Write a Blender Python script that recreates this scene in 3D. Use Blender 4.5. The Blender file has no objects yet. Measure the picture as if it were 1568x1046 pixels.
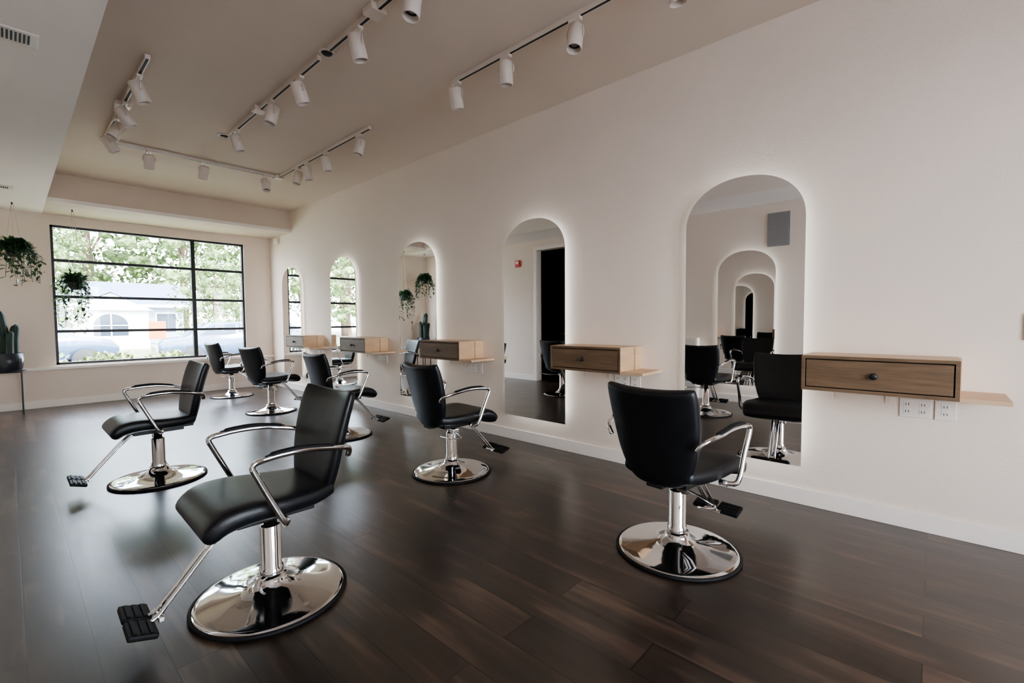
import bpy, bmesh, random
from math import *
from mathutils import Vector, Matrix
random.seed(7)
S=bpy.context.scene
COL=S.collection
# ------------------------------------------------------------ materials
def new_mat(name):
    m=bpy.data.materials.new(name);m.use_nodes=True
    nt=m.node_tree;b=nt.nodes['Principled BSDF']
    return m,nt,b
def mat(name,c,rough=.5,metal=0,var=.06,scale=6,bump=0,bscale=60,coat=0,spec=.5,stretch=(1,1,1),emis=None,es=0):
    m,nt,b=new_mat(name)
    tc=nt.nodes.new('ShaderNodeTexCoord');mp=nt.nodes.new('ShaderNodeMapping');mp.inputs['Scale'].default_value=stretch
    nt.links.new(tc.outputs['Object'],mp.inputs[0])
    n=nt.nodes.new('ShaderNodeTexNoise');n.inputs['Scale'].default_value=scale;n.inputs['Detail'].default_value=4
    nt.links.new(mp.outputs[0],n.inputs[0])
    r=nt.nodes.new('ShaderNodeValToRGB')
    r.color_ramp.elements[0].position=.3;r.color_ramp.elements[1].position=.7
    r.color_ramp.elements[0].color=tuple(max(0,x*(1-var)) for x in c)+(1,)
    r.color_ramp.elements[1].color=tuple(min(1,x*(1+var)) for x in c)+(1,)
    nt.links.new(n.outputs[0],r.inputs[0]);nt.links.new(r.outputs[0],b.inputs['Base Color'])
    b.inputs['Roughness'].default_value=rough;b.inputs['Metallic'].default_value=metal
    b.inputs['Coat Weight'].default_value=coat;b.inputs['Specular IOR Level'].default_value=spec
    if bump:
        n2=nt.nodes.new('ShaderNodeTexNoise');n2.inputs['Scale'].default_value=bscale;n2.inputs['Detail'].default_value=3
        nt.links.new(tc.outputs['Object'],n2.inputs[0])
        bp=nt.nodes.new('ShaderNodeBump');bp.inputs['Strength'].default_value=bump;bp.inputs['Distance'].default_value=.004
        nt.links.new(n2.outputs[0],bp.inputs['Height']);nt.links.new(bp.outputs[0],b.inputs['Normal'])
    if emis:
        b.inputs['Emission Color'].default_value=emis+(1,);b.inputs['Emission Strength'].default_value=es
    return m
M={}
M['wall']=mat('wall_paint',(.82,.70,.595),.75,var=.015,scale=1.5,bump=.6,bscale=80,spec=.3)
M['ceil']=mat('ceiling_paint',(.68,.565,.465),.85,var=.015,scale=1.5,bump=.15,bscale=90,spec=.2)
M['soffit']=mat('soffit_paint_lit',(.95,.88,.81),.8,var=.015,scale=1.5,bump=.15,bscale=90,spec=.2)  # lightened base colour carries window light bounced up from the floor
M['trim']=mat('trim_paint',(.88,.80,.72),.35,var=.02)
M['blackmetal']=mat('black_metal',(.012,.012,.013),.45,var=.2)
M['whitemetal']=mat('white_metal',(.74,.64,.55),.4,var=.02)
M['chrome']=mat('chrome',(.78,.78,.79),.06,1,var=.02)
M['leather']=mat('black_leather',(.006,.007,.009),.37,var=.25,scale=20,bump=.2,bscale=260,spec=.45)
M['rubber']=mat('black_rubber',(.008,.008,.009),.6,var=.2,scale=30,spec=.3)
M['mirror']=mat('mirror_glass',(.90,.90,.90),.0,1,var=.003)
M['mirroredge']=mat('mirror_edge',(.55,.6,.6),.2,.4,var=.02)
M['led']=mat('led_strip',(.9,.95,1),.5,emis=(.84,.93,1.0),es=5.5)
M['oakshaded']=mat('oak_veneer_shaded',(.155,.098,.056),.5,var=.2,scale=5,stretch=(1,1,14),bump=.1)  # same oak darkened, shade of the backlit drawer fronts put into the colour
M['oak']=mat('oak_veneer_light',(.62,.42,.26),.5,var=.10,scale=5,stretch=(1,1,14),bump=.1)
M['oaktop']=mat('oak_veneer_top',(.60,.41,.26),.45,var=.10,scale=5,stretch=(14,1,1))
M['gapshade']=mat('shadow_gap',(.02,.012,.008),.7,spec=.2)  # near-black lining that paints the shade inside the drawer reveal
M['plastic']=mat('white_plastic',(.80,.73,.66),.35,var=.02)
M['slot']=mat('dark_slot',(.02,.02,.02),.6)
M['grey']=mat('grey_grille',(.30,.29,.28),.6,var=.1,scale=60)
M['red']=mat('red_plastic',(.55,.03,.03),.4)
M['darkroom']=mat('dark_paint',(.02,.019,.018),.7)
M['leaf']=mat('leaf_green',(.045,.11,.035),.4,var=.5,scale=9)
M['leaf2']=mat('leaf_dark_green',(.03,.08,.035),.45,var=.5,scale=9)
M['cactus']=mat('cactus_green',(.018,.038,.026),.6,var=.35,scale=12)
M['soil']=mat('soil',(.03,.02,.012),.9,var=.4,scale=40)
M['cord']=mat('cotton_cord',(.55,.50,.44),.8)
M['pot']=mat('dark_ceramic',(.018,.022,.028),.35)
M['treeleaf']=mat('tree_foliage',(.14,.20,.075),.7,var=.7,scale=2.5)
M['bush']=mat('bush_foliage',(.20,.24,.10),.7,var=.7,scale=5)
M['bark']=mat('tree_bark',(.14,.10,.07),.9,var=.3,scale=8,stretch=(1,1,.2))
M['siding']=mat('house_siding',(.36,.42,.52),.7,var=.04,scale=3)
M['housetrim']=mat('house_trim',(.75,.78,.83),.6,var=.03)
M['roof']=mat('house_roof',(.10,.135,.20),.7,var=.15,scale=9)
M['houseglass']=mat('house_window_glass',(.04,.055,.08),.1)
M['grass']=mat('lawn',(.18,.20,.11),.9,var=.3,scale=2)
M['asphalt']=mat('asphalt',(.26,.29,.33),.9,var=.1,scale=4)
M['carpaint']=mat('car_paint',(.05,.09,.15),.25,var=.03,coat=.5)
M['orange']=mat('orange_paint',(.75,.16,.04),.5)
M['tyre']=mat('tyre_rubber',(.02,.02,.02),.7)
gm=bpy.data.materials.new('window_glass');gm.use_nodes=True;nt=gm.node_tree;nt.nodes.clear()
o=nt.nodes.new('ShaderNodeOutputMaterial');mx=nt.nodes.new('ShaderNodeMixShader');tr=nt.nodes.new('ShaderNodeBsdfTransparent');gl=nt.nodes.new('ShaderNodeBsdfGlossy')
gl.inputs['Roughness'].default_value=.0;mx.inputs[0].default_value=.05
nt.links.new(tr.outputs[0],mx.inputs[1]);nt.links.new(gl.outputs[0],mx.inputs[2]);nt.links.new(mx.outputs[0],o.inputs[0]);M['glass']=gm
# floor
m,nt,b=new_mat('dark_wood_planks');M['floor']=m
N=nt.nodes.new;Lk=nt.links.new
tc=N('ShaderNodeTexCoord');sx=N('ShaderNodeSeparateXYZ');cb=N('ShaderNodeCombineXYZ')
Lk(tc.outputs['Object'],sx.inputs[0]);Lk(sx.outputs[1],cb.inputs[0]);Lk(sx.outputs[0],cb.inputs[1])
br=N('ShaderNodeTexBrick');br.offset=.37;br.offset_frequency=2
br.inputs['Scale'].default_value=1;br.inputs['Brick Width'].default_value=1.22;br.inputs['Row Height'].default_value=.182
br.inputs['Mortar Size'].default_value=.0024;br.inputs['Mortar Smooth'].default_value=.2;br.inputs['Bias'].default_value=0
br.inputs['Color1'].default_value=(0,0,0,1);br.inputs['Color2'].default_value=(1,1,1,1);br.inputs['Mortar'].default_value=(.5,.5,.5,1)
Lk(cb.outputs[0],br.inputs[0])
mp=N('ShaderNodeMapping');mp.inputs['Scale'].default_value=(.8,14,1);Lk(cb.outputs[0],mp.inputs[0])
add=N('ShaderNodeVectorMath');add.operation='ADD';Lk(mp.outputs[0],add.inputs[0])
sc=N('ShaderNodeVectorMath');sc.operation='SCALE';sc.inputs[3].default_value=31;Lk(br.outputs[0],sc.inputs[0]);Lk(sc.outputs[0],add.inputs[1])
gn=N('ShaderNodeTexNoise');gn.inputs['Scale'].default_value=1.6;gn.inputs['Detail'].default_value=6;gn.inputs['Roughness'].default_value=.55;gn.inputs['Distortion'].default_value=.5;Lk(add.outputs[0],gn.inputs[0])
mp2=N('ShaderNodeMapping');mp2.inputs['Scale'].default_value=(1.6,5,1);Lk(cb.outputs[0],mp2.inputs[0])
add2=N('ShaderNodeVectorMath');add2.operation='ADD';Lk(mp2.outputs[0],add2.inputs[0]);Lk(sc.outputs[0],add2.inputs[1])
kn=N('ShaderNodeTexNoise');kn.inputs['Scale'].default_value=1.5;kn.inputs['Detail'].default_value=2;Lk(add2.outputs[0],kn.inputs[0])
ma=N('ShaderNodeMath');ma.operation='MULTIPLY_ADD';ma.inputs[1].default_value=.15;Lk(br.outputs[0],ma.inputs[0])
ma2=N('ShaderNodeMath');ma2.operation='MULTIPLY';ma2.inputs[1].default_value=.65;Lk(gn.outputs[0],ma2.inputs[0]);Lk(ma2.outputs[0],ma.inputs[2])
ma3=N('ShaderNodeMath');ma3.operation='MULTIPLY_ADD';ma3.inputs[1].default_value=.75;Lk(kn.outputs[0],ma3.inputs[0]);Lk(ma.outputs[0],ma3.inputs[2])
rp=N('ShaderNodeValToRGB');e=rp.color_ramp.elements;e[0].position=.48;e[0].color=(.012,.0080,.0062,1);e[1].position=1.15;e[1].color=(.105,.064,.043,1)
x=e.new(.80);x.color=(.038,.024,.0168,1)
Lk(ma3.outputs[0],rp.inputs[0])
mixm=N('ShaderNodeMix');mixm.data_type='RGBA';mixm.inputs[7].default_value=(.003,.002,.0015,1);Lk(br.outputs[1],mixm.inputs[0]);Lk(rp.outputs[0],mixm.inputs[6]);Lk(mixm.outputs[2],b.inputs['Base Color'])
rr=N('ShaderNodeMapRange');rr.inputs['To Min'].default_value=.27;rr.inputs['To Max'].default_value=.37;Lk(gn.outputs[0],rr.inputs[0]);Lk(rr.outputs[0],b.inputs['Roughness'])
bp=N('ShaderNodeBump');bp.inputs['Strength'].default_value=.12;bp.inputs['Distance'].default_value=.0015
sb=N('ShaderNodeMath');sb.operation='MULTIPLY_ADD';sb.inputs[1].default_value=-3.5;Lk(br.outputs[1],sb.inputs[0]);Lk(gn.outputs[0],sb.inputs[2]);Lk(sb.outputs[0],bp.inputs['Height']);Lk(bp.outputs[0],b.inputs['Normal'])
b.inputs['Specular IOR Level'].default_value=.9
b.inputs['Coat Weight'].default_value=.15;b.inputs['Coat Roughness'].default_value=.26;b.inputs['Coat IOR'].default_value=1.6
# ------------------------------------------------------------ mesh helpers
class MB:
    def __init__(s): s.bm=bmesh.new();s.mats=[]
    def mi(s,k):
        if k not in s.mats:s.mats.append(k)
        return s.mats.index(k)
    def box(s,a,b,k,bev=0,rot=None,piv=None):
        pre=set(s.bm.faces)
        r=bmesh.ops.create_cube(s.bm,size=1);vs=r['verts']
        c=[(a[i]+b[i])/2 for i in range(3)];d=[abs(b[i]-a[i]) for i in range(3)]
        for v in vs:v.co=Vector((c[0]+v.co.x*d[0],c[1]+v.co.y*d[1],c[2]+v.co.z*d[2]))
        if bev:
            es=list(set(e for v in vs for e in v.link_edges))
            bmesh.ops.bevel(s.bm,geom=es,offset=bev,segments=2,affect='EDGES',profile=.6)
        fs=[f for f in s.bm.faces if f not in pre]
        vs=list({v for f in fs for v in f.verts})
        i=s.mi(k)
        for f in fs:f.material_index=i
        if rot is not None:
            p=Vector(piv) if piv else Vector(c)
            for v in vs:v.co=rot@(v.co-p)+p
        return vs
    def lathe(s,prof,k,seg=48,mtx=None,smooth=True,caps=True):
        i=s.mi(k);rings=[];mtx=mtx or Matrix()
        for r,z in prof:
            if r<1e-6: rings.append([s.bm.verts.new(mtx@Vector((0,0,z)))])
            else: rings.append([s.bm.verts.new(mtx@Vector((r*cos(2*pi*j/seg),r*sin(2*pi*j/seg),z))) for j in range(seg)])
        for a,b in zip(rings,rings[1:]):
            for j in range(seg):
                j2=(j+1)%seg
                if len(a)==1 and len(b)==1:continue
                if len(a)==1: f=s.bm.faces.new((a[0],b[j],b[j2]))
                elif len(b)==1: f=s.bm.faces.new((a[j],a[j2],b[0]))
                else: f=s.bm.faces.new((a[j],a[j2],b[j2],b[j]))
                f.material_index=i;f.smooth=smooth
    def cyl(s,p0,p1,r,k,seg=20,r2=None):
        p0=Vector(p0);p1=Vector(p1);d=p1-p0;q=d.to_track_quat('Z','Y').to_matrix().to_4x4();q.translation=p0
        L=d.length;r2=r if r2 is None else r2;e=min(r,r2)*.12
        s.lathe([(0,0),(r-e,0),(r,e),(r2,L-e),(r2-e,L),(0,L)],k,seg,q)
    def tube(s,pts,r,k,seg=10,smooth_n=6,flat=1,closed=False):
        P=[Vector(p) for p in pts]
        if smooth_n>1:
            Q=[];n=len(P)
            rng=range(n) if closed else range(n-1)
            for i in rng:
                if closed:a,b,c,d=P[(i-1)%n],P[i],P[(i+1)%n],P[(i+2)%n]
                else:a,b,c,d=P[max(i-1,0)],P[i],P[i+1],P[min(i+2,n-1)]
                for j in range(smooth_n):
                    t=j/smooth_n
                    Q.append(.5*((2*b)+(c-a)*t+(2*a-5*b+4*c-d)*t*t+(3*b-a-3*c+d)*t**3))
            if not closed:Q.append(P[-1])
            P=Q
        i=s.mi(k);rings=[];n=len(P);prev=None
        for q in range(n):
            if closed: t=P[(q+1)%n]-P[q-1]
            else: t=P[min(q+1,n-1)]-P[max(q-1,0)]
            t.normalize()
            if prev is None:
                up=Vector((0,0,1)) if abs(t.z)<.9 else Vector((1,0,0))
                nrm=t.cross(up).normalized()
            else:
                nrm=(prev-t*prev.dot(t)).normalized()
            prev=nrm;bi=t.cross(nrm)
            rad=r[q*len(r)//n] if isinstance(r,list) else r
            rings.append([s.bm.verts.new(P[q]+nrm*rad*cos(2*pi*j/seg)+bi*rad*flat*sin(2*pi*j/seg)) for j in range(seg)])
        prs=list(zip(rings,rings[1:]))
        if closed:prs.append((rings[-1],rings[0]))
        for a,b in prs:
            for j in range(seg):
                f=s.bm.faces.new((a[j],a[(j+1)%seg],b[(j+1)%seg],b[j]));f.material_index=i;f.smooth=True
        if not closed:
            for rg in (rings[0],rings[-1]):
                f=s.bm.faces.new(rg);f.material_index=i
    def sweep(s,rings,k):
        i=s.mi(k);R=[[s.bm.verts.new(p) for p in rg] for rg in rings]
        n=len(R[0])
        for a,b in zip(R,R[1:]):
            for j in range(n):
                f=s.bm.faces.new((a[j],a[(j+1)%n],b[(j+1)%n],b[j]));f.material_index=i;f.smooth=True
        for rg in (R[0],R[-1]):
            f=s.bm.faces.new(rg);f.material_index=i;f.smooth=True
    def poly(s,pts,k,smooth=False):
        f=s.bm.faces.new([s.bm.verts.new(p) for p in pts]);f.material_index=s.mi(k);f.smooth=smooth;return f
    def mesh(s,name):
        bmesh.ops.recalc_face_normals(s.bm,faces=s.bm.faces[:])
        me=bpy.data.meshes.new(name);s.bm.to_mesh(me);s.bm.free()
        for k in s.mats:me.materials.append(M[k])
        return me
    def obj(s,name,parent=None,loc=(0,0,0)):
        o=bpy.data.objects.new(name,s.mesh(name));COL.objects.link(o);o.location=loc
        if parent:o.parent=parent
        return o
def empty(name,loc=(0,0,0),rz=0):
    o=bpy.data.objects.new(name,None);o.empty_display_size=.1;COL.objects.link(o);o.location=loc;o.rotation_euler=(0,0,rz);return o
def inst(me,name,parent):
    o=bpy.data.objects.new(name,me);COL.objects.link(o);o.parent=parent;return o
def simple(name,a,b,k,bev=0):
    m=MB();m.box(a,b,k,bev);return m.obj(name)
# ------------------------------------------------------------ dimensions
D=3.573;C=3.274;B=9.797;XL=-.36;YF=-2.4;ZS=2.89;YS=8.77;XS=.408
T=.15
# ------------------------------------------------------------ shell
simple('floor',(XL-T,YF-T,-.1),(D+T,B+T,0),'floor')
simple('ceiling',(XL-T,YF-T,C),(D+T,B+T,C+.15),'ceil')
simple('wall_right',(D,YF,0),(D+T,B,C),'wall')
def wall_y(name,y0,y1,wx0,wx1,wz0,wz1):
    m=MB()
    m.box((XL-T,y0,0),(wx0,y1,C),'wall');m.box((wx1,y0,0),(D+T,y1,C),'wall')
    m.box((wx0,y0,0),(wx1,y1,wz0),'wall');m.box((wx0,y0,wz1),(wx1,y1,C),'wall')
    return m.obj(name)
WX0,WX1,WZ0,WZ1=.479,3.105,.628,2.739
FX0,FX1,FZ0,FZ1=.1,2.3,.5,2.6
wall_y('wall_back',B,B+T,WX0,WX1,WZ0,WZ1)
wall_y('wall_front',YF-T,YF,FX0,FX1,FZ0,FZ1)
DY0,DY1,DZ=5.12,6.05,2.68
m=MB()
m.box((XL-T,YF,0),(XL,DY0,C),'wall');m.box((XL-T,DY1,0),(XL,B,C),'wall');m.box((XL-T,DY0,DZ),(XL,DY1,C),'wall')
m.obj('wall_left')
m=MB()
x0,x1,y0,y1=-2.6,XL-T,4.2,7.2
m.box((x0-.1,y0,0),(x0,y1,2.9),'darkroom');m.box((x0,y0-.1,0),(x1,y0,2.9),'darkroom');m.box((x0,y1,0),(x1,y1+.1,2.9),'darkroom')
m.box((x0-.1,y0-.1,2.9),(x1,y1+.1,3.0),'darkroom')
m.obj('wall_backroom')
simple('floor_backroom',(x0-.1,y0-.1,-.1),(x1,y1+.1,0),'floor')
m=MB()
m.box((-2.55,4.9,0),(-2.15,6.7,.9),'blackmetal',.01)
m.box((-2.57,4.85,.9),(-2.1,6.75,.94),'grey')
for yy in (4.92,6.65):m.box((-2.55,yy,.94),(-2.50,yy+.03,2.1),'blackmetal')
for z in (1.5,1.95):m.box((-2.55,4.9,z),(-2.25,6.7,z+.03),'blackmetal')
for i in range(12):
    h=random.uniform(.12,.28);yy=5+i*.14;z=random.choice((1.53,1.98,.94));m.cyl((-2.4,yy,z),(-2.4,yy,z+h),.04,random.choice(('grey','plastic','blackmetal','slot')))
m.obj('storage_shelf')
m=MB()
for a,b in [((XL,DY0-.07,0),(XL+.02,DY0,DZ+.07)),((XL,DY1,0),(XL+.02,DY1+.07,DZ+.07)),((XL,DY0,DZ),(XL+.02,DY1,DZ+.07))]:m.box(a,b,'trim',.004)
m.obj('trim_2')
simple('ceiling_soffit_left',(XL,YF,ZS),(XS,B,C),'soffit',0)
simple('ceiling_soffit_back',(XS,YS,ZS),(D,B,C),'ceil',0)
simple('trim_3',(XS,YS-.014,ZS),(D,YS,ZS+.055),'trim',.003)
bh=.11
simple('baseboard_right',(D-.016,YF,0),(D,B,bh),'trim',.004)
simple('baseboard_back',(XL,B-.016,0),(D-.016,B,bh),'trim',.004)
m=MB();m.box((XL,YF,0),(XL+.016,DY0-.07,bh),'trim',.004);m.box((XL,DY1+.07,0),(XL+.016,B-.016,bh),'trim',.004);m.obj('baseboard_left')
simple('trim_1',(XL,B-.07,WZ0-.065),(D,B,WZ0-.02),'trim',.006)
def window(name,y,x0,x1,z0,z1,vx,hz,fr=.032):
    p=empty(name,(0,0,0));m=MB()
    m.box((x0,y+.03,z0),(x0+fr,y+.09,z1),'blackmetal');m.box((x1-fr,y+.03,z0),(x1,y+.09,z1),'blackmetal')
    m.box((x0,y+.03,z0),(x1,y+.09,z0+fr),'blackmetal');m.box((x0,y+.03,z1-fr),(x1,y+.09,z1),'blackmetal')
    for v in vx:m.box((v-.03,y+.025,z0),(v+.03,y+.095,z1),'blackmetal')
    for h in hz:m.box((x0,y+.04,h-.021),(x1,y+.08,h+.021),'blackmetal')
    m.obj('frame',p)
    m=MB();m.box((x0+.01,y+.058,z0+.01),(x1-.01,y+.062,z1-.01),'glass');m.obj('glass',p)
    return p
window('window_1',B,WX0,WX1,WZ0,WZ1,[2.285],[2.215,1.665,1.135])
window('window_2',YF-T+.02,FX0,FX1,FZ0,FZ1,[1.2],[2.0])
# ------------------------------------------------------------ arched backlit mirrors
MW,ZB,ZT,ARC=.78,.27,2.245,.33
def arch_pts(ins=0,n=28,w=MW):
    a=w/2-ins;P=[(-a,ZB+ins),(a,ZB+ins)]
    for i in range(n+1):
        t=pi*i/n
        c,s_=cos(t),sin(t);e=2/2.15
        P.append((a*(abs(c)**e)*(1 if c>=0 else -1),ZT-ARC+(ARC-ins)*abs(s_)**e))
    return P
def mirror_meshes():
    P=arch_pts();m=MB()
    n=len(P)
    xf,xb=.066,.060
    m.poly([(xf,y,z) for y,z in P],'mirror')
    m.poly([(xb,y,z) for y,z in P],'mirroredge')
    for i in range(n):
        a,b=P[i],P[(i+1)%n]
        m.poly([(xf,*a),(xf,*b),(xb,*b),(xb,*a)],'mirroredge')
    g=m.mesh('mirror_panel')
    m=MB();Q=arch_pts(.085)
    for i in range(len(Q)):
        a,b=Q[i],Q[(i+1)%len(Q)]
        m.poly([(.0,*a),(.0,*b),(.060,*b),(.060,*a)],'whitemetal')
    back=m.mesh('backing_frame')
    m=MB();Q=arch_pts(.078)
    for i in range(len(Q)):
        j=(i+1)%len(Q);a,b=Q[i],Q[j]
        m.poly([(.054,*a),(.054,*b),(.030,*b),(.030,*a)],'led')
    led=m.mesh('led_strip')
    return g,back,led
mg,mb_,ml=mirror_meshes()
def mirror(x,y,rz):
    p=empty('arched_wall_mirror',(x,y,0),rz)
    inst(mg,'mirror_panel',p);inst(mb_,'backing_frame',p);inst(ml,'led_strip',p)
Y0,SP=.626,1.9118
for k in range(5):mirror(D,Y0+k*SP+MW/2,pi)
mirror(XL,2.045,0);mirror(XL,4.35,0)
# ------------------------------------------------------------ drawer stations
def station_meshes():
    L=.69;w=.345;z0,z1=.823,1.030
    m=MB()
    m.box((-w,0,z1-.018),(0,L,z1),'oaktop',.002)
    m.box((-w,0,z0),(0,.018,z1-.018),'oak',.001)
    m.box((-w,L-.018,z0),(0,L,z1-.018),'oak',.001)
    m.box((-w,.018,z0),(0,L-.018,z0+.018),'oak',.001)
    m.box((-.02,.018,z0+.018),(0,L-.018,z1-.018),'oak')
    body=m.mesh('drawer_box')
    m=MB();m.box((-w+.02,.018,z0+.018),(-w+.03,L-.018,z1-.018),'gapshade')
    for a,b in [((-w+.002,.0178,z0+.0178),(-w+.02,.0182,z1-.0178)),((-w+.002,L-.0182,z0+.0178),(-w+.02,L-.0178,z1-.0178)),((-w+.002,.018,z0+.0178),(-w+.02,L-.018,z0+.0182)),((-w+.002,.018,z1-.0182),(-w+.02,L-.018,z1-.0178))]:m.box(a,b,'gapshade')
    m.box((-w-.001,.0245,z0+.0245),(-w+.02,L-.0245,z1-.0245),'oakshaded',.001)
    for a,b in [((0,0),(L,.0175)),((0,z1-z0-.0175),(L,z1-z0))]:
        m.box((-w-.0015,a[0],z0+a[1]),(-w,b[0],z0+b[1]),'oakshaded')
    for a,b in [(0,.0175),(L-.0175,L)]:m.box((-w-.0015,a,z0+.0175),(-w,b,z1-.0175),'oakshaded')
    fr=m.mesh('drawer_front')
    m=MB();q=Matrix.Translation((-w,L/2,(z0+z1)/2))@Matrix.Rotation(-pi/2,4,'Y')
    m.lathe([(0,0),(.008,0),(.008,.012),(.018,.017),(.019,.024),(.014,.029),(0,.030)],'blackmetal',24,q)
    kn=m.mesh('knob')
    m=MB();m.box((-w+.005,-.185,z0-.004),(0,.0,z0+.018),'oaktop',.002)
    m.box((-.12,-.012,z0+.018),(0,-.0005,z1-.006),'oak',.001)
    sh=m.mesh('side_shelf')
    m=MB()
    for y in (.06,.30,.55):
        m.box((-.006,y-.012,z0-.09),(0,y+.012,z0),'whitemetal');m.box((-.22,y-.012,z0-.006),(0,y+.012,z0),'whitemetal')
    bk=m.mesh('brackets')
    return body,fr,kn,sh,bk
sm=station_meshes()
for k in range(5):
    y=-.107+k*SP
    p=empty('floating_drawer_station',(D,y,0))
    for me,n in zip(sm,('drawer_box','drawer_front','knob','side_shelf','brackets')):inst(me,n,p)
    m=MB()
    for (ya,yb) in [(y+.105,y+.245),(y+.0,y+.09)]:
        m.box((D-.007,ya,.665),(D,yb,.775),'plastic',.003)
        cnt=2 if yb-ya>.1 else 1
        for c in range(cnt):
            yc=ya+(yb-ya)*(c+.5)/cnt
            for zc in (.70,.742):
                m.box((D-.009,yc-.017,zc-.014),(D-.007,yc+.017,zc+.014),'plastic',.001)
                m.box((D-.0095,yc-.008,zc-.006),(D-.0089,yc-.005,zc+.006),'slot');m.box((D-.0095,yc+.005,zc-.006),(D-.0089,yc+.008,zc+.006),'slot')
    m.obj('wall_outlet')
# ------------------------------------------------------------ salon chair
def superell(y,t,n,seg=28):
    out=[]
    for j in range(seg):
        a=2*pi*j/seg;c,s_=cos(a),sin(a);e=2/n
        out.append((y*abs(c)**e*(1 if c>=0 else -1),t*abs(s_)**e*(1 if s_>=0 else -1)))
    return out
def smoothtab(tab,s):
    n=len(tab);i=0
    while i<n-2 and s>tab[i+1][0]:i+=1
    a,b,c,d=tab[max(i-1,0)],tab[i],tab[i+1],tab[min(i+2,n-1)]
    t=(s-b[0])/(c[0]-b[0]);t=max(0,min(1,t));r=[]
    for k in range(len(b[1])):
        p0,p1,p2,p3=a[1][k],b[1][k],c[1][k],d[1][k]
        r.append(.5*(2*p1+(p2-p0)*t+(2*p0-5*p1+4*p2-p3)*t*t+(3*p1-p0-3*p2+p3)*t**3))
    return r
def pad(m,tab,wrap,dome,n=3.6,rn=40,k='leather',cap=.05,cw=.20):
    rings=[]
    ss=[1e-3,.006,.015,.03,.05]+[.05+.9*i/rn for i in range(1,rn)]+[.95,.97,.985,.994,.999]
    for s in ss:
        x,z,w,t=smoothtab(tab,s)
        x2,z2,_,_=smoothtab(tab,min(1,s+.01));x1,z1,_,_=smoothtab(tab,max(0,s-.01))
        tx,tz=x2-x1,z2-z1;L=hypot(tx,tz) or 1;tx/=L;tz/=L
        nx,nz=-tz,tx
        e=min(s,1-s);q=1
        if e<cap:q=sqrt(max(0,1-(1-e/cap)**2))
        w2=w*((1-cw)+cw*q) ;t2=t*max(.08,q)
        rg=[]
        for yy,tt in superell(w2,t2,n):
            r=yy/w if w else 0
            off=tt+wrap(r,s)+(dome(r,s) if tt>0 else 0)
            rg.append((x+nx*off,yy,z+nz*off))
        rings.append(rg)
    m.sweep(rings,k)
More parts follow.
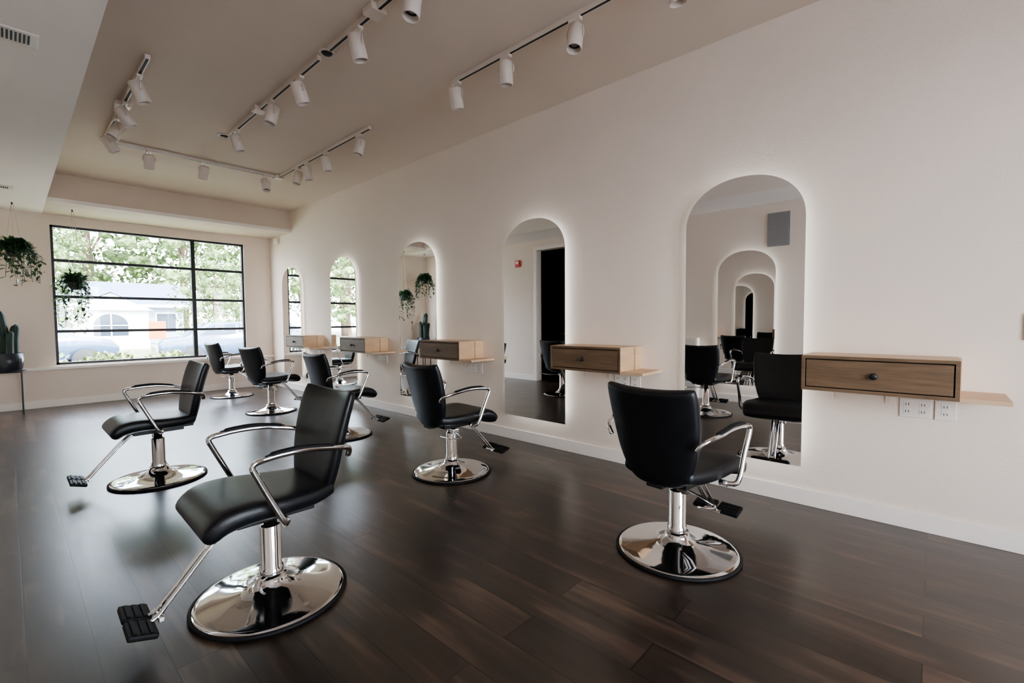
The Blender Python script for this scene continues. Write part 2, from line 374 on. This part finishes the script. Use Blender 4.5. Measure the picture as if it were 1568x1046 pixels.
def chair_meshes():
    out=[]
    m=MB()
    m.lathe([(0,.0),(.312,.0),(.322,.004),(.322,.012),(.310,.017)],'rubber',72)
    m.lathe([(.309,.015),(.303,.021),(.290,.024),(.24,.028),(.18,.036),(.13,.047),(.10,.058),(.078,.072),(.066,.090),(.060,.108),(.0,.110)],'chrome',72)
    out.append(('base',m.mesh('base')))
    m=MB()
    m.lathe([(.050,.105),(.050,.135),(.044,.14),(.044,.33),(.040,.335),(.030,.337),(.030,.41)],'chrome',32)
    m.box((-.028,-.065,.325),(.028,.005,.365),'chrome',.004)
    out.append(('hydraulic_column',m.mesh('hydraulic_column')))
    m=MB();m.box((-.15,-.13,.395),(.17,.13,.425),'blackmetal',.006)
    m.box((-.235,-.045,.40),(-.12,.045,.424),'blackmetal',.005)
    out.append(('seat_plate',m.mesh('seat_plate')))
    m=MB();m.tube([(0,-.05,.345),(-.02,-.14,.335),(-.08,-.24,.335),(-.19,-.27,.36),(-.27,-.25,.385)],.006,'chrome')
    out.append(('pump_lever',m.mesh('pump_lever')))
    m=MB()
    pad(m,[(0,(-.225,.475,.185,.035)),(.2,(-.14,.463,.215,.042)),(.5,(.0,.466,.243,.046)),(.75,(.14,.474,.252,.050)),(.9,(.235,.460,.25,.051)),(1,(.295,.410,.238,.040))],
        lambda r,s:0.014*abs(r)**3,lambda r,s:.006*(1-r*r),n=4.2,cw=.12)
    out.append(('seat',m.mesh('seat')))
    m=MB()
    pad(m,[(0,(-.205,.415,.12,.026)),(.08,(-.215,.455,.165,.032)),(.3,(-.235,.56,.210,.036)),(.55,(-.262,.69,.236,.034)),(.8,(-.300,.82,.246,.032)),(.93,(-.325,.885,.243,.029)),(1,(-.335,.908,.236,.024))],
        lambda r,s:-.045*abs(r)**2.2*(.5+.5*s)+.0,lambda r,s:0,n=3.6,cap=.035,cw=.14)
    out.append(('backrest',m.mesh('backrest')))
    for sg,nm in ((1,'armrest_left'),(-1,'armrest_right')):
        m=MB();y=.302*sg
        m.tube([(.02,y-.065*sg,.425),(.035,y-.015*sg,.43),(.055,y,.465),(.105,y,.570),(.146,y+.004*sg,.660),(.158,y+.004*sg,.690),(.148,y+.004*sg,.706),(.115,y,.713),(.05,y,.720),(-.05,y,.720),(-.14,y-.005*sg,.708),(-.225,y-.022*sg,.690),(-.258,y-.045*sg,.672),(-.264,y-.065*sg,.64)],.0112,'chrome',12,6,1.2)
        m.tube([(.11,y+.002*sg,.726),(.06,y,.734),(-.03,y,.736),(-.12,y-.003*sg,.724),(-.18,y-.012*sg,.711)],[.006]+[.015]*8+[.006],'rubber',12,5,.5)
        m.cyl((.02,y-.085*sg,.425),(.02,y-.045*sg,.425),.016,'chrome')
        out.append((nm,m.mesh(nm)))
    m=MB()
    for sg in (1,-1):
        m.tube([(.10,.022*sg,.405),(.17,.022*sg,.385),(.24,.022*sg,.32),(.38,.022*sg,.16),(.42,.024*sg,.115),(.46,.03*sg,.098),(.50,.05*sg,.098)],.0085,'chrome')
    m.tube([(.10,.0,.40),(.20,0,.345),(.40,0,.125)],.005,'chrome')
    m.box((.405,-.05,.095),(.425,.05,.112),'chrome',.003)
    rt=Matrix.Rotation(radians(-18),3,'Y')
    for sg in (1,-1):
        m.box((.435,.008 if sg>0 else -.135,.095),(.53,.135 if sg>0 else -.008,.117),'rubber',.008,rt,(.48,0,.106))
        for i in range(3):
            xx=.452+i*.026
            m.box((xx,.02 if sg>0 else -.122,.117),(xx+.012,.122 if sg>0 else -.02,.122),'rubber',.0015,rt,(.48,0,.106))
    m.box((.46,-.02,.088),(.50,.02,.10),'rubber',.002)
    out.append(('footrest',m.mesh('footrest')))
    return out
CM=chair_meshes()
for x,y,h in [(.775,2.215,179),(2.41,1.00,-6),(2.45,2.93,-5),(2.45,4.80,0),(.78,4.57,180),(2.46,6.84,12),(2.54,8.80,8)]:
    p=empty('salon_chair',(x,y,0),radians(h))
    for n,me in CM:
        inst(me,n,p)
# ------------------------------------------------------------ track lights
def head(m,x,y,yaw,tilt,zt):
    m.box((x-.02,y-.045,zt-.022),(x+.02,y+.045,zt),'whitemetal',.003)
    m.cyl((x,y,zt-.055),(x,y,zt-.02),.007,'whitemetal',10)
    c=Vector((x,y,zt-.125))
    R=Matrix.Rotation(yaw,4,'Z')@Matrix.Rotation(tilt,4,'Y')
    q=Matrix.Translation(c)@R
    m.lathe([(0,.078),(.044,.078),(.052,.070),(.052,-.085),(.047,-.088),(.045,-.082),(.043,-.045)],'whitemetal',32,q)
    m.lathe([(.0435,-.045),(.0,-.040)],'slot',32,q)
    m.lathe([(0,-.052),(.02,-.050),(.026,-.043)],'grey',20,q)
    Ry=Matrix.Translation(c)@Matrix.Rotation(yaw,4,'Z')
    pts=[Ry@Vector(v) for v in [(0,.057,0),(0,.059,.04),(0,.045,.068),(0,0,.073),(0,-.045,.068),(0,-.059,.04),(0,-.057,0)]]
    m.tube(pts,.005,'whitemetal',8,4)
TZ=C-.032
def track(segs,heads,boxes=()):
    p=empty('track_light',(0,0,0));m=MB()
    for (xa,ya,xb,yb) in segs:
        if xa==xb:
            m.box((xa-.018,ya,TZ),(xa+.018,yb,C),'whitemetal',.002);m.box((xa-.009,ya+.01,TZ-.001),(xa+.009,yb-.01,TZ+.004),'slot')
        else:
            m.box((xa,ya-.018,TZ),(xb,ya+.018,C),'whitemetal',.002);m.box((xa+.01,ya-.009,TZ-.001),(xb-.01,ya+.009,TZ+.004),'slot')
    for (x,y) in boxes:
        m.box((x-.055,y-.055,TZ-.012),(x+.055,y+.055,C),'whitemetal',.006)
    m.obj('rail',p)
    for i,(x,y,yw,tl) in enumerate(heads):
        m=MB();head(m,x,y,radians(yw),radians(tl),TZ);m.obj('spot_head_%d'%(i+1),p)
XA,XB_,XC,YB=2.61,1.68,.79,6.75
track([(XA,1.0,XA,3.04)],[(XA,3.0,200,18),(XA,2.43,210,8),(XA,1.80,190,-14),(XA,1.11,180,12)],[])
track([(XA,4.36,XA,YB),(XC,YB,XA-.018,YB),(XC,4.42,XC,YB)],
      [(XA,6.12,0,15),(XA,5.84,180,10),(XA,5.33,180,12),(XA,4.58,170,-12),
       (2.44,YB,90,18),(1.72,YB,100,-25),(1.18,YB,80,-22),
       (XC,6.38,0,-30),(XC,5.90,10,30),(XC,5.45,0,-30),(XC,4.78,0,-22)],[(XA,YB),(XC,5.55)])
track([(XB_,3.50,XB_,5.60)],[(XB_,5.38,180,16),(XB_,4.45,180,-14),(XB_,3.86,180,20)],[(XB_,4.75)])
track([(XB_,1.3,XB_,3.34)],[(XB_,2.94,180,14),(XB_,2.31,180,-10),(XB_,1.6,180,10)],[(XB_,2.72)])
for x,y in [(1.70,3.42),(1.66,5.72)]:
    m=MB();q=Matrix.Translation((x,y,C))@Matrix.Rotation(pi,4,'X')
    m.lathe([(.058,0),(.058,.006),(.046,.010),(.040,.004)],'whitemetal',28,q);m.lathe([(.041,.004),(.03,.016),(0,.02)],'slot',28,q)
    m.obj('recessed_spotlight')
def vent(x0,x1,y0,y1,z):
    m=MB();m.box((x0,y0,z-.008),(x1,y1,z),'plastic',.003);n=int((x1-x0-.04)/.017)
    for i in range(n):
        xx=x0+.02+i*.017;m.box((xx,y0+.03,z-.010),(xx+.009,y1-.03,z-.0075),'slot')
    m.obj('air_vent')
vent(-.22,.185,3.80,3.98,ZS);vent(-.25,.11,8.15,8.30,ZS)
simple('wall_sensor',(D-.06,9.30,2.74),(D,9.42,2.84),'plastic',.01)
m=MB();m.box((D-.02,-.62,1.13),(D,-.355,1.27),'grey',.004);m.box((D-.024,-.58,1.15),(D-.02,-.40,1.25),'slot');m.obj('wall_control_panel')
m=MB();m.box((XL,1.50,2.27),(XL+.02,1.78,2.74),'grey',.004)
for i in range(14):m.box((XL+.02,1.515,2.29+i*.031),(XL+.024,1.765,2.305+i*.031),'grey')
m.obj('wall_return_grille')
m=MB();m.box((XL,6.48,2.38),(XL+.045,6.6,2.52),'red',.006);m.box((XL+.045,6.505,2.44),(XL+.06,6.575,2.50),'plastic',.004);m.obj('fire_alarm_strobe')
m=MB();m.box((XL,2.72,0),(XL+.12,3.2,.96),'trim',.006);m.box((XL+.12,2.735,.1),(XL+.13,2.955,.94),'plastic',.003);m.box((XL+.12,2.965,.1),(XL+.13,3.185,.94),'plastic',.003);m.obj('white_cabinet')
# ------------------------------------------------------------ plants
def leaf(m,p,d,up,L,W,k):
    d=d.normalized();s_=d.cross(up)
    if s_.length<.01:s_=Vector((1,0,0))
    s_.normalize();n=s_.cross(d)
    pts=[p,p+d*L*.35+s_*W*.5+n*L*.05,p+d*L*.7+s_*W*.38+n*L*.02,p+d*L-n*L*.12,p+d*L*.7-s_*W*.38+n*L*.02,p+d*L*.35-s_*W*.5+n*L*.05]
    m.poly(pts,k,True)
def hanging(x,y,z,ztop,rad,drop,nv,lsize,seed):
    random.seed(seed);p=empty('hanging_plant',(x,y,0))
    m=MB();q=Matrix.Translation((0,0,z))
    m.lathe([(0,-.09),(.05,-.09),(.075,-.06),(.088,0),(.09,.03),(.082,.03),(.08,.0),(0,.0)],'pot',32,q);m.obj('pot',p)
    m=MB()
    for a in (0,2.09,4.19):
        m.tube([(.088*cos(a+.5),.088*sin(a+.5),z+.02),(.05*cos(a+.5),.05*sin(a+.5),z+(ztop-z)*.5),(.012*cos(a),.012*sin(a),ztop-.02)],.0022,'cord',6,2)
    m.cyl((0,0,ztop-.03),(0,0,ztop),.008,'blackmetal',10)
    m.obj('hanger_cord',p)
    m=MB()
    for v in range(nv):
        a=random.uniform(0,2*pi);rr=random.uniform(.5,1)*rad;dr=random.uniform(.12,1)**1.3*drop
        P=[Vector((0.05*cos(a),.05*sin(a),z+.02)),Vector((rr*.55*cos(a),rr*.55*sin(a),z+random.uniform(.06,.15))),Vector((rr*cos(a),rr*sin(a),z-.0-dr*.25)),Vector((rr*1.02*cos(a+.15),rr*1.02*sin(a+.15),z-dr))]
        m.tube(P,.0025,'leaf2',5,4)
        n=int(8+dr*22)
        for i in range(n):
            t=(i+random.random())/n*2.999;j=int(t);f=t-j
            c=P[j].lerp(P[j+1],f)
            d=Vector((random.uniform(-1,1),random.uniform(-1,1),random.uniform(-.9,.5)))+Vector((cos(a),sin(a),0))*.5
            leaf(m,c,d,Vector((0,0,1)),lsize*random.uniform(.6,1.2),lsize*.55*random.uniform(.7,1.1),random.choice(('leaf','leaf2')))
    for i in range(90):
        a=random.uniform(0,2*pi);e=random.uniform(.0,1.2);c=Vector((.06*cos(a),.06*sin(a),z+random.uniform(.02,.07)))
        leaf(m,c,Vector((cos(a)*cos(e),sin(a)*cos(e),sin(e))),Vector((0,0,1)),lsize*1.6,lsize*.7,random.choice(('leaf','leaf2')))
    m.obj('foliage',p)
hanging(.10,9.2,2.25,ZS,.27,.50,38,.085,3)
hanging(.69,9.2,1.83,ZS,.24,.62,30,.075,5)
p=empty('potted_cactus',(-.01,9.42,0));m=MB()
m.lathe([(0,.60),(.10,.60),(.135,.63),(.15,.72),(.152,.85),(.14,.85),(.138,.83),(0,.83)],'pot',40);m.obj('pot',p)
m=MB();m.lathe([(0,.832),(.138,.832)],'soil',40);m.obj('soil',p)
m=MB()
for a in (pi/4,3*pi/4,5*pi/4,7*pi/4):
    m.box((.165*cos(a)-.008,.165*sin(a)-.008,0),(.165*cos(a)+.008,.165*sin(a)+.008,.78),'blackmetal',.001)
m.lathe([(.165,.585),(.172,.585),(.172,.60),(.165,.60),(.165,.585)],'blackmetal',40)
for a in (pi/4,3*pi/4):
    m.cyl((.165*cos(a),.165*sin(a),.59),(-.165*cos(a),-.165*sin(a),.59),.007,'blackmetal',8)
m.obj('stand',p)
m=MB()
for (cx_,cy_,h,r,lx) in [(-.03,.0,.63,.055,-.05),(.055,.02,.42,.045,.03),(.01,-.07,.33,.04,.02),(-.09,-.03,.38,.038,-.05)]:
    rings=[];nr=14;seg=40
    for i in range(nr+1):
        t=i/nr;rad=r*(1-.15*t)*(sqrt(max(0,1-((t-.85)/.15)**2)) if t>.85 else 1)+.001
        rings.append([(cx_+lx*t*t+rad*(1+.13*cos(8*2*pi*j/seg))*cos(2*pi*j/seg),cy_+rad*(1+.13*cos(8*2*pi*j/seg))*sin(2*pi*j/seg),.83+h*t) for j in range(seg)])
    m.sweep(rings,'cactus')
m.obj('cactus_stems',p)
# ------------------------------------------------------------ exterior
simple('ground_outside',(-60,B+T,-.25),(44,70,-.15),'grass')
simple('street',(-60,15.5,-.15),(44,22,-.13),'asphalt')
simple('ground_front',(-20,-30,-.25),(24,YF-T,-.15),'asphalt')
m=MB();m.box((-.4,YF-2.6,2.95),(D+.4,YF-T-.001,3.1),'whitemetal',.02)
for x in (-.3,D+.3):m.cyl((x,YF-2.4,-.15),(x,YF-2.4,2.96),.05,'whitemetal')
m.obj('added_sun_blocker')  # unseen overhang added to keep direct sun out of the front window
def blob(m,c,r,k,amp=.25,sub=2):
    res=bmesh.ops.create_icosphere(m.bm,subdivisions=sub,radius=1);i=m.mi(k)
    ph=[random.uniform(0,6) for _ in range(6)]
    for v in res['verts']:
        q=v.co.normalized();n=1+amp*(sin(5*q.x+ph[0])*sin(4*q.y+ph[1])+.7*sin(9*q.z+ph[2])*sin(8*q.x+ph[3]))+random.uniform(-amp,amp)*.5
        v.co=Vector(c)+Vector((q.x*r*n,q.y*r*n,q.z*r*n*.85))
    for f in {f for v in res['verts'] for f in v.link_faces}:f.material_index=i
def tree(x,y,h,r,seed,ls=.26,zb=.25,nl=2600):
    random.seed(seed);p=empty('tree',(x,y,-.15));m=MB()
    m.tube([(0,0,0),(.1,.05,h*.3),(0,0,h*.6),(.1,0,h*.85)],[.22*r/3,.2*r/3,.16*r/3,.1*r/3],'bark',10,4)
    for i in range(5):
        a=random.uniform(0,6.28);m.tube([(0,0,h*random.uniform(.35,.6)),(r*.3*cos(a),r*.3*sin(a),h*.65),(r*.7*cos(a),r*.7*sin(a),h*.8)],.06*r/3,'bark',6,3)
    m.obj('trunk',p);m=MB()
    for i in range(45):
        a=random.uniform(0,6.28);t=random.random()**.5*r;z=h*random.uniform(zb+.05,1.0)
        k=1-.5*abs(z/h-.6)
        blob(m,(t*k*cos(a),t*k*sin(a),z),random.uniform(.18,.42)*r/2.6,'treeleaf',.3)
    for i in range(nl):
        a=random.uniform(0,6.28);t=random.random()**.4*r*1.15;z=h*random.uniform(zb,1.05);k=1-.5*abs(z/h-.6)
        leaf(m,Vector((t*k*cos(a),t*k*sin(a),z)),Vector((random.uniform(-1,1),random.uniform(-1,1),random.uniform(-1,.6))),Vector((0,0,1)),ls,ls*.6,'treeleaf')
    m.obj('crown',p)
for i,(x,y,h,r) in enumerate([(-1.5,44,13,4.2),(4.2,47,14,4.6),(9.5,44,12,3.8),(15.5,47,13,4.6),(21.5,45,11,4.2),(-8.5,45,13,4.6),(-15.5,43,12,4.6),(-22.5,44,13,4.6),(-30,46,13,4.8)]):tree(x,y,h,r,i+11,.42,.16,3200)
for i,(x,y,h,r) in enumerate([(6.6,25,4.2,1.5),(9.6,27,4.4,1.6),(1.1,25,4.9,1.2),(-7.5,27,5.5,1.9),(-13,30,5.5,2.0)]):tree(x,y,h,r,i+31,.16,.22,1800)
p=empty('house',(0,9.5,0));m=MB()
m.box((-5,24,-.15),(7.2,29,2.3),'siding')
m.poly([(-5.4,23.6,2.25),(7.6,23.6,2.25),(7.6,26.5,3.7),(-5.4,26.5,3.7)],'roof');m.poly([(-5.4,29.4,2.25),(7.6,29.4,2.25),(7.6,26.5,3.7),(-5.4,26.5,3.7)],'roof')
m.poly([(-5,24,2.3),(-5,29,2.3),(-5,26.5,3.6)],'siding');m.poly([(7.2,24,2.3),(7.2,29,2.3),(7.2,26.5,3.6)],'siding')
m.box((2.1,22.6,-.15),(5.3,24,2.0),'housetrim')
m.box((-5.4,23.55,2.15),(7.6,23.62,2.32),'housetrim')
m.poly([(1.9,22.4,1.95),(5.5,22.4,1.95),(3.7,22.4,2.85)],'housetrim');m.poly([(1.9,22.4,1.95),(3.7,22.4,2.9),(3.7,25,2.9),(1.9,25,1.95)],'roof');m.poly([(5.5,22.4,1.95),(3.7,22.4,2.9),(3.7,25,2.9),(5.5,25,1.95)],'roof')
pts=[(3.0,22.58,.6),(4.4,22.58,.6)]+[(3.7+.7*cos(pi*i/16),22.58,1.15+.6*sin(pi*i/16)) for i in range(17)]
m.poly(pts,'houseglass')
m.box((3.67,22.54,.6),(3.73,22.58,1.75),'housetrim');m.box((3.0,22.54,1.12),(4.4,22.58,1.17),'housetrim')
for x in (-3.5,-1.0,.6,5.9):m.box((x,23.95,.7),(x+.9,24,1.8),'houseglass');m.box((x-.08,23.96,.62),(x+.98,23.99,1.88),'housetrim')
m.obj('house_body',p)
def shrub(x,y,r,seed,k='bush'):
    random.seed(seed);m=MB()
    for i in range(10):
        blob(m,(random.uniform(-r,r)*.7,random.uniform(-r,r)*.5,random.uniform(.15,.7)*r),random.uniform(.25,.4)*r,k,.3)
    for i in range(700):
        a=random.uniform(0,6.28);e=random.uniform(0,1.4);q=Vector((cos(a)*cos(e),sin(a)*cos(e),sin(e)))*r*random.uniform(.75,1.1)
        leaf(m,q,q+Vector((random.uniform(-1,1),random.uniform(-1,1),random.uniform(-.5,.5)))*r,Vector((0,0,1)),.11,.06,k)
    m.obj('garden_shrub',None,(x,y,-.15))
for i,(x,y,r) in enumerate([(.2,11.6,.85),(1.3,11.9,.75),(2.4,12.4,.7),(3.5,12.2,.55),(4.6,12.6,.6),(-1.0,12,.7),(5.8,13,.6)]):shrub(x,y,r,40+i)
def car(x,y):
    p=empty('parked_car',(x,y,-.13));prof=[(-2.1,.35),(-2.15,.7),(-1.95,.85),(-1.4,.92),(-.75,1.38),(.55,1.42),(1.25,.98),(1.95,.88),(2.15,.65),(2.1,.35)]
    m=MB();rg=[]
    for yy,ins in ((-.85,.06),(-.82,0),(.82,0),(.85,.06)):rg.append([(a*(1-ins*.3),yy*(1-(.16 if b>1.1 else 0)),b-ins*.2) for a,b in prof])
    m.sweep(rg,'carpaint');m.obj('body',p)
    m=MB()
    for sy in (-.80,.80):
        m.poly([(-1.15,sy*.93*(1.12),.98),(-.7,sy*.92,1.3),(-.1,sy*.92,1.34),(-.1,sy*1.045,.98)],'houseglass');m.poly([(0,sy*1.045,.98),(0,sy*.92,1.34),(.5,sy*.92,1.34),(1.0,sy*1.045,1.0)],'houseglass')
    m.obj('side_windows',p);m=MB()
    for wx in (-1.35,1.35):
        for wy in (-.84,.84):m.cyl((wx,wy-.1,.32),(wx,wy+.1,.32),.32,'tyre',28)
    m.obj('wheels',p)
car(5.3,18.2);car(.2,19.6)
m=MB();m.cyl((2.55,14.6,-.15),(2.55,14.6,.9),.02,'grey');m.box((2.4,14.58,.85),(2.75,14.62,1.30),'orange',.01);m.obj('yard_sign')
# ------------------------------------------------------------ lights
w=bpy.data.worlds.new('sky');S.world=w;w.use_nodes=True;nt=w.node_tree;bg=nt.nodes['Background']
sky=nt.nodes.new('ShaderNodeTexSky');sky.sky_type='NISHITA';sky.sun_disc=False;sky.sun_elevation=radians(48);sky.sun_rotation=radians(200);sky.air_density=1.2;sky.dust_density=2.5
mixc=nt.nodes.new('ShaderNodeMix');mixc.data_type='RGBA';mixc.inputs[0].default_value=.65;mixc.inputs[7].default_value=(9.9,11,12.8,1)
nt.links.new(sky.outputs[0],mixc.inputs[6]);nt.links.new(mixc.outputs[2],bg.inputs[0]);bg.inputs[1].default_value=1.4
def area(name,loc,rot,sx,sy,power,portal=False,col=(1,1,1)):
    l=bpy.data.lights.new(name,'AREA');l.shape='RECTANGLE';l.size=sx;l.size_y=sy;l.energy=power;l.color=col
    if portal:l.cycles.is_portal=True
    o=bpy.data.objects.new(name,l);COL.objects.link(o);o.location=loc;o.rotation_euler=rot;return o
area('window_portal_back',((WX0+WX1)/2,B+T+.02,(WZ0+WZ1)/2),(radians(-90),0,0),WX1-WX0,WZ1-WZ0,1,True)
area('window_portal_front',((FX0+FX1)/2,YF-T-.02,(FZ0+FZ1)/2),(radians(90),0,0),FX1-FX0,FZ1-FZ0,1,True)
l=bpy.data.lights.new('sun','SUN');l.energy=11;l.angle=radians(1);l.color=(1,.94,.87);o=bpy.data.objects.new('sun',l);COL.objects.link(o)
dv=Vector((-.35,.75,-1.0));o.rotation_euler=dv.to_track_quat('-Z','Y').to_euler();o.location=(0,-10,15)
# ------------------------------------------------------------ camera
f,yaw,pit,rol=705.77,.8299,.0453,.0073
fw=Vector((sin(yaw)*cos(pit),cos(yaw)*cos(pit),-sin(pit)));r0=Vector((cos(yaw),-sin(yaw),0));u0=r0.cross(fw)
rr_=r0*cos(rol)-u0*sin(rol);uu=r0*sin(rol)+u0*cos(rol)
cam=bpy.data.cameras.new('camera');cam.sensor_width=36;cam.lens=f/1568*36;cam.clip_start=.02;cam.clip_end=200
co=bpy.data.objects.new('camera',cam);COL.objects.link(co)
mt=Matrix((rr_,uu,-fw)).transposed().to_4x4();mt.translation=(0,0,1.25);co.matrix_world=mt
S.camera=co
S.view_settings.view_transform='AgX'
S.view_settings.look='AgX - Medium High Contrast'
S.view_settings.exposure=.78
